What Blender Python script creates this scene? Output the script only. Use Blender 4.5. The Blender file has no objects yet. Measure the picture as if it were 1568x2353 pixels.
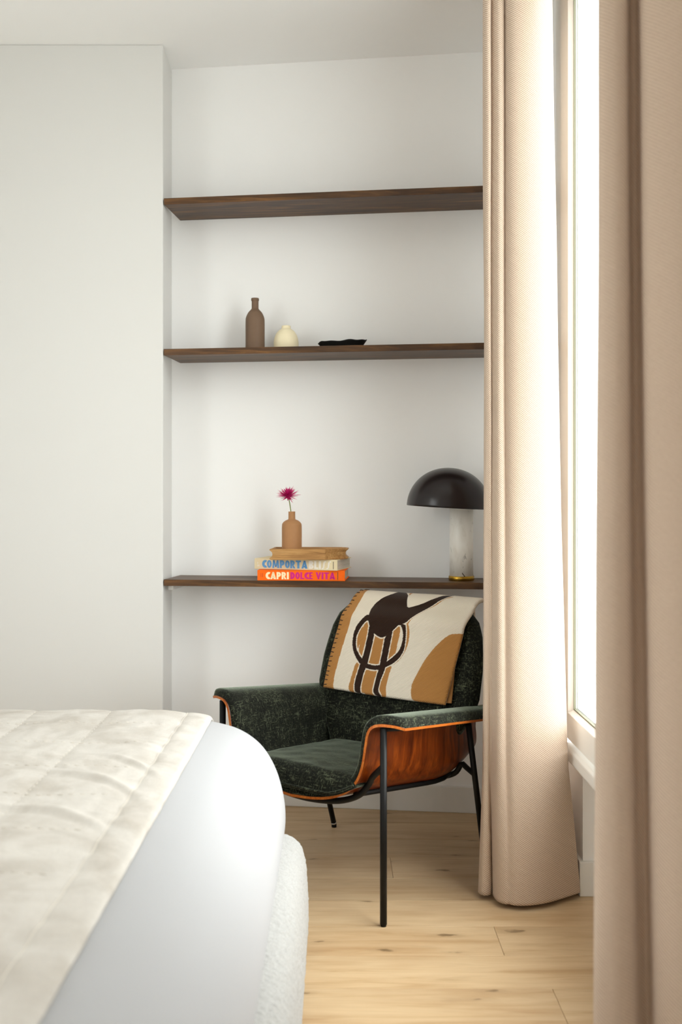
import bpy, bmesh, math, random
import numpy as np
from mathutils import Vector, Matrix, noise

random.seed(7)
S = bpy.context.scene
C = S.collection

# ------------------------------------------------------------------ camera
CAM_H = 1.353
cd = bpy.data.cameras.new('camera')
cam = bpy.data.objects.new('camera', cd)
C.objects.link(cam)
cam.location = (0, 0, CAM_H)
cam.rotation_euler = (math.pi / 2, 0, 0)
cd.sensor_fit = 'VERTICAL'
cd.sensor_height = 36.0
cd.sensor_width = 24.0
cd.lens = 36.0 * 2280 / 2353
cd.shift_x = (784 - 775) / 2353
cd.shift_y = -(1176.5 - 1146) / 2353
cd.clip_start = 0.05
cd.dof.use_dof = True
cd.dof.focus_distance = 3.75
cd.dof.aperture_fstop = 2.8
S.camera = cam

# ------------------------------------------------------------------ sky, light, exposure
w = bpy.data.worlds.new('overcast_sky')
S.world = w
w.use_nodes = True
nt = w.node_tree
bg = nt.nodes['Background']
tc = nt.nodes.new('ShaderNodeTexCoord')
sp = nt.nodes.new('ShaderNodeSeparateXYZ')
rp = nt.nodes.new('ShaderNodeValToRGB')
mp = nt.nodes.new('ShaderNodeMapRange')
mp.inputs['From Min'].default_value = -1
nt.links.new(tc.outputs['Generated'], sp.inputs[0])
nt.links.new(sp.outputs['Z'], mp.inputs['Value'])
nt.links.new(mp.outputs[0], rp.inputs[0])
rp.color_ramp.elements[0].position = 0.40
rp.color_ramp.elements[0].color = (0.42, 0.43, 0.42, 1)
rp.color_ramp.elements[1].position = 0.52
rp.color_ramp.elements[1].color = (0.985, 0.985, 0.98, 1)
nt.links.new(rp.outputs[0], bg.inputs['Color'])
bg.inputs['Strength'].default_value = 6.0

def portal(name, loc, rot, sx, sy):
    d = bpy.data.lights.new(name, 'AREA')
    d.shape = 'RECTANGLE'; d.size = sx; d.size_y = sy
    d.cycles.is_portal = True
    o = bpy.data.objects.new(name, d)
    o.location = loc; o.rotation_euler = rot
    C.objects.link(o)
portal('window_portal', (0.93, 2.65, 1.79), (0, math.pi / 2, 0), 2.9, 2.3)
portal('window_portal', (-2.97, 1.05, 1.95), (0, -math.pi / 2, 0), 2.4, 1.9)  # portal of the added fill window on the left

S.view_settings.view_transform = 'Standard'
S.view_settings.look = 'None'
S.view_settings.gamma = 1.0
S.view_settings.use_curve_mapping = False
S.view_settings.exposure = 0.70
S.cycles.use_denoising = True
S.cycles.max_bounces = 12
S.cycles.diffuse_bounces = 8
S.cycles.sample_clamp_indirect = 10

# ------------------------------------------------------------------ material helpers
def lin(r, g, b):
    f = lambda c: (c / 255 / 12.92) if c / 255 <= 0.04045 else ((c / 255 + 0.055) / 1.055) ** 2.4
    return (f(r), f(g), f(b), 1)

class Mat:
    """a Principled material with a few shortcuts for node trees"""
    def __init__(s, name, col=(0.8, 0.8, 0.8, 1), rough=0.5, metal=0.0, **kw):
        s.m = bpy.data.materials.new(name)
        s.m.use_nodes = True
        s.t = s.m.node_tree
        s.p = s.t.nodes['Principled BSDF']
        s.p.inputs['Base Color'].default_value = col
        s.p.inputs['Roughness'].default_value = rough
        s.p.inputs['Metallic'].default_value = metal
        for k, v in kw.items():
            s.p.inputs[k.replace('_', ' ')].default_value = v
    def n(s, typ, **kw):
        nd = s.t.nodes.new('ShaderNode' + typ)
        for k, v in kw.items():
            if k in nd.inputs.keys() or k.replace('_', ' ') in nd.inputs.keys():
                nd.inputs[k.replace('_', ' ')].default_value = v
            else:
                setattr(nd, k, v)
        return nd
    def l(s, a, b):
        s.t.links.new(a, b)
    def coords(s, kind='Object', scale=(1, 1, 1), rot=(0, 0, 0), rand=False):
        if kind == 'Position':
            o = s.n('NewGeometry').outputs['Position']
        else:
            o = s.n('TexCoord').outputs[kind]
        m = s.n('Mapping')
        m.inputs['Scale'].default_value = scale
        m.inputs['Rotation'].default_value = rot
        s.l(o, m.inputs['Vector'])
        if rand:
            oi = s.n('ObjectInfo')
            mu = s.n('Math', operation='MULTIPLY')
            mu.inputs[1].default_value = 37.0
            s.l(oi.outputs['Random'], mu.inputs[0])
            cb = s.n('CombineXYZ')
            for i in range(3):
                s.l(mu.outputs[0], cb.inputs[i])
            s.l(cb.outputs[0], m.inputs['Location'])
        return m.outputs[0]
    def noise(s, vec, scale=5, detail=4, rough=0.55, dist=0.0):
        n = s.n('TexNoise', Scale=scale, Detail=detail, Roughness=rough, Distortion=dist)
        s.l(vec, n.inputs['Vector'])
        return n.outputs['Fac']
    def wave(s, vec, scale=5, dist=0, axis='X', detail=2, dscale=1.0):
        n = s.n('TexWave', Scale=scale, Distortion=dist, Detail=detail)
        n.inputs['Detail Scale'].default_value = dscale
        n.bands_direction = axis
        s.l(vec, n.inputs['Vector'])
        return n.outputs['Fac']
    def ramp(s, fac, stops):
        n = s.n('ValToRGB')
        e = n.color_ramp.elements
        while len(e) < len(stops):
            e.new(0.5)
        for el, (p, c) in zip(e, stops):
            el.position = p
            el.color = c if len(c) == 4 else (*c, 1)
        s.l(fac, n.inputs[0])
        return n.outputs[0]
    def mix(s, fac, a, b, blend='MIX'):
        n = s.n('Mix', data_type='RGBA', blend_type=blend)
        for sock, v in ((n.inputs[0], fac), (n.inputs[6], a), (n.inputs[7], b)):
            if isinstance(v, (int, float, tuple)):
                sock.default_value = v
            else:
                s.l(v, sock)
        return n.outputs[2]
    def math(s, op, a, b=0.0):
        n = s.n('Math', operation=op)
        for i, v in enumerate((a, b)):
            if isinstance(v, (int, float)):
                n.inputs[i].default_value = v
            else:
                s.l(v, n.inputs[i])
        return n.outputs[0]
    def color(s, out):
        s.l(out, s.p.inputs['Base Color'])
    def bump(s, h, strength=0.3, dist=0.002):
        n = s.n('Bump', Strength=strength, Distance=dist)
        s.l(h, n.inputs['Height'])
        s.l(n.outputs[0], s.p.inputs['Normal'])
        return n
g = lambda v: (v, v, v, 1)

def mat_paint(name, col, bump=0.05):
    M = Mat(name, col, 0.75, Specular_IOR_Level=0.25)
    c = M.coords('Position')
    n = M.noise(c, 140, 3, 0.6)
    M.bump(n, bump, 0.001)
    return M.m

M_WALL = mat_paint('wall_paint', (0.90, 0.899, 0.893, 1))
M_BREAST = mat_paint('wall_paint_shaded', (0.70, 0.693, 0.672, 1))  # wall paint darkened here to offset the strong window light on the breast
M_CEIL = mat_paint('ceiling_paint', (0.92, 0.918, 0.91, 1))
M_TRIM = mat_paint('trim_paint', (0.80, 0.79, 0.755, 1), 0.02)
M_FRAME = Mat('window_lacquer', (0.84, 0.84, 0.815, 1), 0.35).m
M_SEAL = Mat('rubber_seal', lin(120, 120, 100), 0.7).m

def mat_glass():
    m = bpy.data.materials.new('window_glass')
    m.use_nodes = True
    t = m.node_tree
    t.nodes.remove(t.nodes['Principled BSDF'])
    out = t.nodes['Material Output']
    tr = t.nodes.new('ShaderNodeBsdfTransparent')
    tr.inputs[0].default_value = (0.96, 0.98, 0.975, 1)
    gl = t.nodes.new('ShaderNodeBsdfGlossy')
    gl.inputs['Roughness'].default_value = 0.02
    lw = t.nodes.new('ShaderNodeLayerWeight')        # Schlick reflectance of a thin pane
    pw = t.nodes.new('ShaderNodeMath'); pw.operation = 'POWER'; pw.inputs[1].default_value = 5.0
    fr = t.nodes.new('ShaderNodeMath'); fr.operation = 'MULTIPLY_ADD'
    fr.inputs[1].default_value = 0.9; fr.inputs[2].default_value = 0.03
    t.links.new(lw.outputs['Facing'], pw.inputs[0])
    t.links.new(pw.outputs[0], fr.inputs[0])
    mx = t.nodes.new('ShaderNodeMixShader')
    t.links.new(fr.outputs[0], mx.inputs[0])
    t.links.new(tr.outputs[0], mx.inputs[1])
    t.links.new(gl.outputs[0], mx.inputs[2])
    t.links.new(mx.outputs[0], out.inputs[0])
    return m
M_GLASS = mat_glass()

def mat_floor():
    M = Mat('oak_planks', rough=0.42, Specular_IOR_Level=0.4)
    c = M.coords('Position', (0.9, 11, 11), rand=True)
    n1 = M.noise(c, 2.2, 6, 0.62, 0.6)
    col = M.ramp(n1, [(0.28, lin(190, 156, 114)), (0.47, lin(210, 180, 140)), (0.62, lin(217, 189, 150)), (0.8, lin(202, 170, 128))])
    c2 = M.coords('Position', (3, 90, 90), rand=True)
    fine = M.noise(c2, 3, 3, 0.6)
    col = M.mix(0.12, col, M.ramp(fine, [(0.3, g(0.30)), (0.7, g(1.0))]), 'MULTIPLY')
    # broad cloudy tone differences along the boards
    c4 = M.coords('Position', (0.8, 3.0, 3.0), rand=True)
    cl = M.noise(c4, 2.0, 3, 0.6)
    col = M.mix(M.ramp(cl, [(0.48, g(0.0)), (0.72, g(0.45))]), col, lin(160, 118, 72))
    # knots
    c3 = M.coords('Position', (3.4, 11.0, 11.0), rand=True)
    nw = M.n('TexNoise', Scale=5, Detail=3)
    M.l(c3, nw.inputs['Vector'])
    vm = M.n('VectorMath', operation='MULTIPLY_ADD')
    M.l(nw.outputs['Color'], vm.inputs[0])
    vm.inputs[1].default_value = (0.35, 0.35, 0.35)
    M.l(c3, vm.inputs[2])
    vo = M.n('TexVoronoi', Scale=1.15)
    vo.inputs['Randomness'].default_value = 1.0
    M.l(vm.outputs[0], vo.inputs['Vector'])
    kn = M.ramp(vo.outputs['Distance'], [(0.04, g(1)), (0.09, g(0.7)), (0.125, g(0.16)), (0.28, g(0))])
    col = M.mix(M.math('MULTIPLY', kn, 0.85), col, lin(112, 88, 58))
    oi = M.n('ObjectInfo')
    tone = M.ramp(oi.outputs['Random'], [(0, g(0.86)), (1, g(1.0))])
    col = M.mix(1.0, col, tone, 'MULTIPLY')
    M.color(col)
    M.bump(fine, 0.08, 0.001)
    return M.m
M_FLOOR = mat_floor()
M_SUB = Mat('subfloor', lin(60, 42, 26), 0.9).m

def mat_wood(name, dark, mid, light, axis=0, rough=0.5, scale=1.0, rings=0.35, spec=0.4, coat=0.0):
    M = Mat(name, rough=rough, Specular_IOR_Level=spec)
    M.p.inputs['Coat Weight'].default_value = coat
    sc = [14 * scale] * 3
    sc[axis] = 1.1 * scale
    c = M.coords('Object', tuple(sc))
    n1 = M.noise(c, 2.0, 7, 0.65, 0.9)
    col = M.ramp(n1, [(0.30, dark), (0.50, mid), (0.72, light)])
    sc2 = [10 * scale] * 3
    sc2[axis] = 2.4 * scale
    c2 = M.coords('Object', tuple(sc2), (0, 0, 0))
    wv = M.wave(c2, 1.4, 9, 'X' if axis else 'Y', 4, 0.8)
    col = M.mix(M.math('MULTIPLY', M.ramp(wv, [(0.55, g(0)), (0.95, g(1))]), rings), col, dark)
    sc3 = [160 * scale] * 3
    sc3[axis] = 5 * scale
    c3 = M.coords('Object', tuple(sc3))
    f = M.noise(c3, 2, 3)
    col = M.mix(0.35, col, M.ramp(f, [(0.3, g(0.25)), (0.65, g(1))]), 'MULTIPLY')
    M.color(col)
    M.bump(f, 0.12, 0.0008)
    return M.m
M_SHELF = mat_wood('stained_walnut', lin(40, 24, 10), lin(88, 57, 27), lin(142, 98, 50), 0, 0.42, 1.0, 0.5)
M_VENEER = mat_wood('rosewood_veneer', lin(66, 22, 4), lin(112, 46, 8), lin(148, 70, 15), 2, 0.30, 1.3, 0.3, 0.35, 0.1)
M_EDGE = mat_wood('plywood_edge', lin(170, 82, 20), lin(205, 112, 36), lin(222, 140, 62), 1, 0.4)
M_TRAYWOOD = mat_wood('acacia_wood', lin(140, 94, 48), lin(186, 138, 80), lin(208, 164, 106), 0, 0.5, 2.0, 0.2)

def mat_velvet():
    M = Mat('green_chenille', rough=0.85, Specular_IOR_Level=0.2)
    c = M.coords('Object', (1, 1, 1))
    n1 = M.noise(c, 15, 4, 0.6, 0.4)
    th = [M.noise(M.coords('Object', sc), 1.0, 3, 0.6) for sc in ((30, 190, 190), (190, 30, 190), (190, 190, 30))]
    st = M.math('MAXIMUM', M.math('MAXIMUM', th[0], th[1]), th[2])
    f = M.math('ADD', M.math('MULTIPLY', st, 0.80), M.math('MULTIPLY', n1, 0.20))
    col = M.ramp(f, [(0.49, lin(7, 7, 3)), (0.575, lin(25, 27, 18)), (0.70, lin(90, 96, 74))])
    M.color(col)
    M.p.inputs['Sheen Weight'].default_value = 0.6
    M.p.inputs['Sheen Roughness'].default_value = 0.30
    M.p.inputs['Sheen Tint'].default_value = lin(214, 228, 204)
    M.bump(f, 0.55, 0.004)
    return M.m
M_VELVET = mat_velvet()
M_BLACK = Mat('black_powder_coat', (0.005, 0.005, 0.005, 1), 0.45, Specular_IOR_Level=0.22).m
M_CHROME = Mat('steel', (0.6, 0.6, 0.6, 1), 0.25, 1.0).m
M_BRASS = Mat('brushed_brass', lin(176, 138, 52), 0.34, 1.0).m

def mat_shade():
    M = Mat('plum_black_enamel', lin(28, 19, 19), 0.27, Specular_IOR_Level=0.4)
    c = M.coords('Object')
    M.bump(M.noise(c, 900, 2), 0.03, 0.0005)
    return M.m
M_SHADE = mat_shade()
M_SHADEIN = Mat('shade_inside', lin(70, 64, 58), 0.6).m

def mat_marble():
    M = Mat('white_travertine', rough=0.35)
    c = M.coords('Object', (10, 10, 5))
    n1 = M.noise(c, 2.2, 6, 0.6, 1.2)
    col = M.ramp(n1, [(0.28, lin(222, 216, 205)), (0.45, lin(236, 232, 223)), (0.75, lin(243, 240, 233))])
    nz = M.noise(c, 6.5, 3, 0.5, 0.6)
    gate = M.ramp(M.noise(c, 1.1, 2), [(0.46, g(0)), (0.60, g(1))])
    pit = M.ramp(nz, [(0.615, g(0)), (0.655, g(1))])
    f = M.math('MULTIPLY', pit, gate)
    col = M.mix(f, col, lin(72, 62, 48))
    M.color(col)
    return M.m
M_MARBLE = mat_marble()

def mat_ceramic(name, col, rough=0.6, var=0.12):
    M = Mat(name, rough=rough, Specular_IOR_Level=0.3)
    c = M.coords('Object')
    n1 = M.noise(c, 45, 4, 0.6)
    M.color(M.mix(M.ramp(n1, [(0.3, g(0)), (0.7, g(var))]), col, tuple(x * 0.6 for x in col[:3]) + (1,)))
    M.bump(M.noise(c, 260, 3), 0.05, 0.0008)
    return M.m
M_BROWN = mat_ceramic('brown_stoneware', lin(116, 93, 74))
M_CREAM = mat_ceramic('cream_stoneware', lin(238, 226, 192), 0.55, 0.05)
M_TAN = mat_ceramic('tan_stoneware', lin(172, 126, 84))
M_BLACKDISH = mat_ceramic('black_stoneware', lin(14, 12, 11), 0.7)

def mat_curtain(name, a, b, trans=0.13):
    M = Mat(name, rough=0.9, Specular_IOR_Level=0.12)
    c = M.coords('UV', (1, 1, 1), (0, 0, math.radians(33)))
    rib = M.wave(c, 57, 0.5, 'Y', 2, 3)
    c2 = M.coords('UV', (420, 90, 1))
    th = M.noise(c2, 1.0, 3, 0.6)
    c3 = M.coords('UV', (60, 700, 1))
    th2 = M.noise(c3, 1.0, 3, 0.6)
    f = M.math('ADD', M.math('MULTIPLY', rib, 0.55), M.math('MULTIPLY', M.math('ADD', th, th2), 0.25))
    col = M.ramp(f, [(0.22, a), (0.72, b)])
    M.color(col)
    bp = M.bump(f, 0.5, 0.0022)
    M.p.inputs['Sheen Weight'].default_value = 0.15
    tr = M.n('BsdfTranslucent')
    M.l(col, tr.inputs[0])
    M.l(bp.outputs[0], tr.inputs['Normal'])
    mx = M.n('MixShader')
    mx.inputs[0].default_value = trans
    M.l(M.p.outputs[0], mx.inputs[1])
    M.l(tr.outputs[0], mx.inputs[2])
    M.l(mx.outputs[0], M.t.nodes['Material Output'].inputs[0])
    return M.m
M_CURTAIN = mat_curtain('linen_twill', lin(174, 148, 126), lin(224, 205, 186))

def mat_linen():
    M = Mat('washed_linen', rough=0.9, Specular_IOR_Level=0.15)
    a = M.noise(M.coords('Object', (400, 60, 60)), 1, 3)
    b = M.noise(M.coords('Object', (60, 400, 60)), 1, 3)
    s = M.math('MULTIPLY', M.math('ADD', a, b), 0.5)
    cl = M.noise(M.coords('Object'), 7, 4, 0.6, 0.8)
    col = M.ramp(cl, [(0.3, lin(180, 173, 164)), (0.6, lin(198, 193, 186))])
    col = M.mix(0.18, col, M.ramp(s, [(0.35, g(0.55)), (0.6, g(1))]), 'MULTIPLY')
    M.color(col)
    n2 = M.noise(M.coords('Object', (14, 34, 20)), 1.0, 4, 0.6, 0.6)
    M.bump(M.math('ADD', M.math('MULTIPLY', s, 0.25), n2), 0.35, 0.006)
    return M.m
M_LINEN = mat_linen()
M_SHEET = mat_ceramic('white_cotton', (0.40, 0.40, 0.41, 1), 0.85, 0.0)
M_STITCH = Mat('linen_thread', lin(206, 199, 188), 0.9).m

def mat_boucle():
    M = Mat('white_boucle', rough=0.95, Specular_IOR_Level=0.1)
    c = M.coords('Object')
    n1 = M.noise(c, 210, 3, 0.6, 1.5)
    M.color(M.ramp(n1, [(0.3, lin(168, 166, 162)), (0.6, lin(188, 187, 184))]))
    M.bump(n1, 0.8, 0.005)
    M.p.inputs['Sheen Weight'].default_value = 0.3
    return M.m
M_BOUCLE = mat_boucle()

def mat_blanket():
    M = Mat('knitted_wool', rough=0.95, Specular_IOR_Level=0.1)
    at = M.n('Attribute', attribute_name='pattern')
    c = M.coords('UV', (1, 1, 1), (0, 0, math.radians(52)))
    tw = M.wave(c, 63, 0.4, 'X', 2, 3)
    nn = M.noise(M.coords('UV', (500, 500, 1)), 1.0, 2)
    f = M.math('ADD', M.math('MULTIPLY', tw, 0.65), M.math('MULTIPLY', nn, 0.35))
    col = M.mix(0.30, at.outputs['Color'], M.ramp(f, [(0.2, g(0.45)), (0.7, g(1.0))]), 'MULTIPLY')
    M.color(col)
    M.bump(f, 0.5, 0.0025)
    M.p.inputs['Sheen Weight'].default_value = 0.1
    return M.m
M_BLANKET = mat_blanket()
M_STITCHDARK = Mat('dark_yarn', lin(44, 30, 22), 0.95).m

M_ORANGE = mat_ceramic('orange_cloth', lin(255, 108, 8), 0.7, 0.05)
M_CREAMCLOTH = mat_ceramic('cream_cloth', lin(232, 216, 178), 0.75, 0.05)
M_INK_BLUE = Mat('blue_ink', lin(98, 160, 214), 0.6).m
M_INK_WHITE = Mat('white_ink', lin(246, 240, 228), 0.6).m
M_INK_CREAM = Mat('cream_ink', lin(255, 232, 188), 0.6).m
M_INK_PINK = Mat('magenta_ink', lin(214, 20, 128), 0.6).m
M_INK_DARK = Mat('dark_ink', lin(74, 62, 48), 0.6).m
M_INK_RUST = Mat('rust_ink', lin(205, 74, 12), 0.6).m

def mat_pages():
    M = Mat('book_pages', rough=0.85)
    c = M.coords('Object', (3, 3, 900))
    n1 = M.noise(c, 1.0, 2)
    M.color(M.ramp(n1, [(0.35, lin(176, 168, 150)), (0.65, lin(232, 226, 212))]))
    return M.m
M_PAGES = mat_pages()

def mat_petal():
    M = Mat('magenta_petal', rough=0.55)
    c = M.coords('Object')
    n1 = M.noise(c, 90, 2)
    M.color(M.ramp(n1, [(0.3, lin(168, 0, 78)), (0.65, lin(226, 14, 128))]))
    return M.m
M_PETAL = mat_petal()
M_STEM = Mat('green_stem', lin(112, 124, 40), 0.6).m

# ------------------------------------------------------------------ mesh helpers
def mesh_obj(name, verts, faces, mat, parent=None, smooth=True, loc=None):
    me = bpy.data.meshes.new(name)
    me.from_pydata([tuple(v) for v in verts], [], faces)
    me.validate()
    if smooth:
        me.polygons.foreach_set('use_smooth', [True] * len(me.polygons))
    o = bpy.data.objects.new(name, me)
    C.objects.link(o)
    if mat:
        for m in (mat if isinstance(mat, (list, tuple)) else [mat]):
            me.materials.append(m)
    if parent:
        o.parent = parent
    if loc:
        o.location = loc
    return o

def bm_obj(name, bm, mat, parent=None, smooth=False, loc=None):
    me = bpy.data.meshes.new(name)
    bmesh.ops.recalc_face_normals(bm, faces=bm.faces)
    bm.to_mesh(me); bm.free()
    me.polygons.foreach_set('use_smooth', [smooth] * len(me.polygons))
    o = bpy.data.objects.new(name, me)
    C.objects.link(o)
    for m in (mat if isinstance(mat, (list, tuple)) else [mat]):
        me.materials.append(m)
    if parent:
        o.parent = parent
    if loc:
        o.location = loc
    return o

def tag(o, label=None, cat=None, group=None, kind=None):
    for k, v in (('label', label), ('category', cat), ('group', group), ('kind', kind)):
        if v:
            o[k] = v
    return o

def empty(name, loc, rz=0.0, label=None, cat=None, group=None):
    o = bpy.data.objects.new(name, None)
    o.empty_display_size = 0.1
    o.location = loc
    o.rotation_euler = (0, 0, rz)
    C.objects.link(o)
    return tag(o, label, cat, group)

def add_box(bm, x0, x1, y0, y1, z0, z1, bevel=0.0, seg=2):
    b2 = bmesh.new()
    bmesh.ops.create_cube(b2, size=1)
    for v in b2.verts:
        v.co = Vector(((x0 + x1) / 2 + v.co.x * (x1 - x0), (y0 + y1) / 2 + v.co.y * (y1 - y0), (z0 + z1) / 2 + v.co.z * (z1 - z0)))
    if bevel:
        bmesh.ops.bevel(b2, geom=b2.edges[:], offset=bevel, segments=seg, profile=0.5, affect='EDGES')
    merge(bm, b2)

def merge(bm, b2):
    me = bpy.data.meshes.new('tmp')
    b2.to_mesh(me); b2.free()
    bm.from_mesh(me)
    bpy.data.meshes.remove(me)

def add_prism(bm, pts, z0, z1, bevel=0.0, seg=2):
    """vertical prism over a counter-clockwise outline"""
    b2 = bmesh.new()
    lo = [b2.verts.new((x, y, z0)) for x, y in pts]
    hi = [b2.verts.new((x, y, z1)) for x, y in pts]
    n = len(pts)
    b2.faces.new(lo[::-1]); b2.faces.new(hi)
    for i in range(n):
        b2.faces.new((lo[i], lo[(i + 1) % n], hi[(i + 1) % n], hi[i]))
    if bevel:
        bmesh.ops.bevel(b2, geom=b2.edges[:], offset=bevel, segments=seg, profile=0.5, affect='EDGES')
    merge(bm, b2)

def box_obj(name, b, mat, parent=None, bevel=0.0, seg=2, smooth=False, loc=None):
    bm = bmesh.new()
    add_box(bm, *b, bevel=bevel, seg=seg)
    return bm_obj(name, bm, mat, parent, smooth, loc)

def catmull(pts, n):
    """n+1 points on a Catmull-Rom curve through pts, evenly spaced by length"""
    P = np.array(pts, float)
    P = np.vstack([2 * P[0] - P[1], P, 2 * P[-1] - P[-2]])
    out = []
    for i in range(1, len(P) - 2):
        for t in np.linspace(0, 1, 24, endpoint=False):
            a, b, c, d = P[i - 1:i + 3]
            out.append(0.5 * ((2 * b) + (-a + c) * t + (2 * a - 5 * b + 4 * c - d) * t * t + (-a + 3 * b - 3 * c + d) * t ** 3))
    out.append(P[-2])
    out = np.array(out)
    L = np.r_[0, np.cumsum(np.linalg.norm(np.diff(out, axis=0), axis=1))]
    s = np.linspace(0, L[-1], n + 1)
    return np.stack([np.interp(s, L, out[:, k]) for k in range(out.shape[1])], 1)

def grid_faces(r, c, close_c=False, off=0, flip=False):
    f = []
    for i in range(r - 1):
        for j in range(c if close_c else c - 1):
            k = (j + 1) % c
            q = (off + i * c + j, off + i * c + k, off + (i + 1) * c + k, off + (i + 1) * c + j)
            f.append(q[::-1] if flip else q)
    return f

def lathe(name, prof, mat, parent=None, seg=48, loc=None):
    """prof: list of (radius, z); ends on the axis are closed"""
    v, rows = [], []
    for r, z in prof:
        rows.append(len(v))
        for j in range(seg):
            a = 2 * math.pi * j / seg
            v.append((r * math.cos(a), r * math.sin(a), z))
    f = grid_faces(len(prof), seg, True)
    f.append(tuple(range(seg))[::-1])
    f.append(tuple(range(rows[-1], rows[-1] + seg)))
    return mesh_obj(name, v, f, mat, parent, True, loc)

def tube_geo(path, r, seg=12, caps=True):
    P = [Vector(p) for p in path]
    rr = r if isinstance(r, (list, tuple)) else [r] * len(P)
    v, f = [], []
    t0 = (P[1] - P[0]).normalized()
    nrm = t0.orthogonal().normalized()
    for i, p in enumerate(P):
        t = (P[min(i + 1, len(P) - 1)] - P[max(i - 1, 0)]).normalized()
        nrm = (nrm - t * nrm.dot(t)).normalized()
        b = t.cross(nrm)
        for j in range(seg):
            a = 2 * math.pi * j / seg
            v.append(p + (nrm * math.cos(a) + b * math.sin(a)) * rr[i])
    f = grid_faces(len(P), seg, True)
    if caps:
        f.append(tuple(range(seg))[::-1])
        n = (len(P) - 1) * seg
        f.append(tuple(range(n, n + seg)))
    return v, f

def tube(name, path, r, mat, parent=None, seg=12):
    v, f = tube_geo(path, r, seg)
    return mesh_obj(name, v, f, mat, parent)

def solid_sheet(name, top, bot, r, c, mat, parent=None):
    """closed solid between two r x c grids that face each other"""
    v = list(top) + list(bot)
    n = r * c
    f = grid_faces(r, c) + grid_faces(r, c, off=n, flip=True)
    bd = [j for j in range(c)] + [i * c + c - 1 for i in range(1, r)] + [(r - 1) * c + j for j in range(c - 2, -1, -1)] + [i * c for i in range(r - 2, 0, -1)]
    for a, b in zip(bd, bd[1:] + bd[:1]):
        f.append((b, a, a + n, b + n))
    return mesh_obj(name, v, f, mat, parent)

# ------------------------------------------------------------------ room shell
CEIL = 3.276
BX, BY = -0.737, 4.2                     # free edge of the chimney breast
wall_y = lambda x: 4.447 - 0.128 * (x + 0.745)
shelf_y = lambda x: 4.2 - 0.128 * (x + 0.737)

def struct(o):
    return tag(o, kind='structure')

floor = struct(box_obj('floor', (-2.95, 1.25, -1.45, 4.75, -0.12, -0.013), M_SUB))
PW = 0.2
ym = 3.14
k0 = int(math.floor((-1.2 - ym) / PW))
joints = {0: 0.496, -1: -1.0, 2: 0.20, -3: 0.595 - 0.03, -2: 0.595}
rows = []
y = ym + PW * k0
k = k0
plank_mesh = {}
def plank(x0, x1, y0, y1):
    key = round(x1 - x0, 3)
    if key not in plank_mesh:
        bm = bmesh.new()
        hx, hy = (x1 - x0) / 2 - 0.0005, PW / 2 - 0.0004
        add_box(bm, -hx, hx, -hy, hy, -0.013, 0.0, 0.0008, 1)
        o = bm_obj('plank', bm, M_FLOOR, floor)
        plank_mesh[key] = o.data
    else:
        o = bpy.data.objects.new('plank', plank_mesh[key])
        C.objects.link(o)
        o.parent = floor
    o.location = ((x0 + x1) / 2, (y0 + y1) / 2, 0)
while y < 4.6:
    j = joints.get(k - 0, None)
    # k counts boards; board k lies between ym + PW*k and the next
    jj = {-1: 0.496, -3: 0.595, 2: 0.20}.get(k, -0.7 + ((k * 0.77) % 1.9) * 1.0)
    if -4 <= k <= 4 and k not in (-1, -3, 2):
        jj = -0.35 if k % 2 else -0.62
    xs = [-2.9] + sorted(x for x in (jj - 1.9, jj, jj + 1.9) if -2.75 < x < 1.1) + [1.2]
    for a, b in zip(xs, xs[1:]):
        plank(a, b, y, y + PW)
    y += PW
    k += 1

struct(box_obj('ceiling', (-2.95, 0.92, -1.45, 4.75, CEIL, CEIL + 0.1), M_CEIL))
bm = bmesh.new()
add_prism(bm, [(-0.80, wall_y(-0.80)), (0.9, wall_y(0.9)), (0.9, 4.75), (-0.80, 4.75)], 0, CEIL)
struct(bm_obj('wall_back', bm, M_WALL))
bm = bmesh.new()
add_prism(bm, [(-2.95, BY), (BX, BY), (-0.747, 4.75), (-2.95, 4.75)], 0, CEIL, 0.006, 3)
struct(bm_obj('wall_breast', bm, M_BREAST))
bm = bmesh.new()
add_box(bm, -2.95, -2.8, -1.45, 0.15, 0, CEIL)
add_box(bm, -2.95, -2.8, 1.95, 4.2, 0, CEIL)
add_box(bm, -2.95, -2.8, 0.15, 1.95, 0, 0.85)  # wall below the opening made for the added fill window
add_box(bm, -2.95, -2.8, 0.15, 1.95, 3.1, CEIL)
struct(bm_obj('wall_left', bm, M_WALL))

# right wall: pier at the far end, window opening, recess under the sill
bm = bmesh.new()
WLO = 1.55                                # near jamb of the window opening
add_box(bm, 0.839, 1.2, 3.386, 4.6, 0, 0.443)
add_box(bm, 0.839, 0.9, 3.75, 4.6, 0.443, CEIL)
add_box(bm, 0.839, 0.9, WLO, 3.75, 3.26, CEIL)
add_box(bm, 1.06, 1.2, WLO, 3.386, 0, 0.443)
add_box(bm, 0.839, 1.2, -1.45, WLO, 0, CEIL)
struct(bm_obj('wall_right', bm, M_WALL))
struct(box_obj('wall_behind', (-2.8, 0.839, -1.45, -1.2, 0, CEIL), M_WALL))

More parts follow.
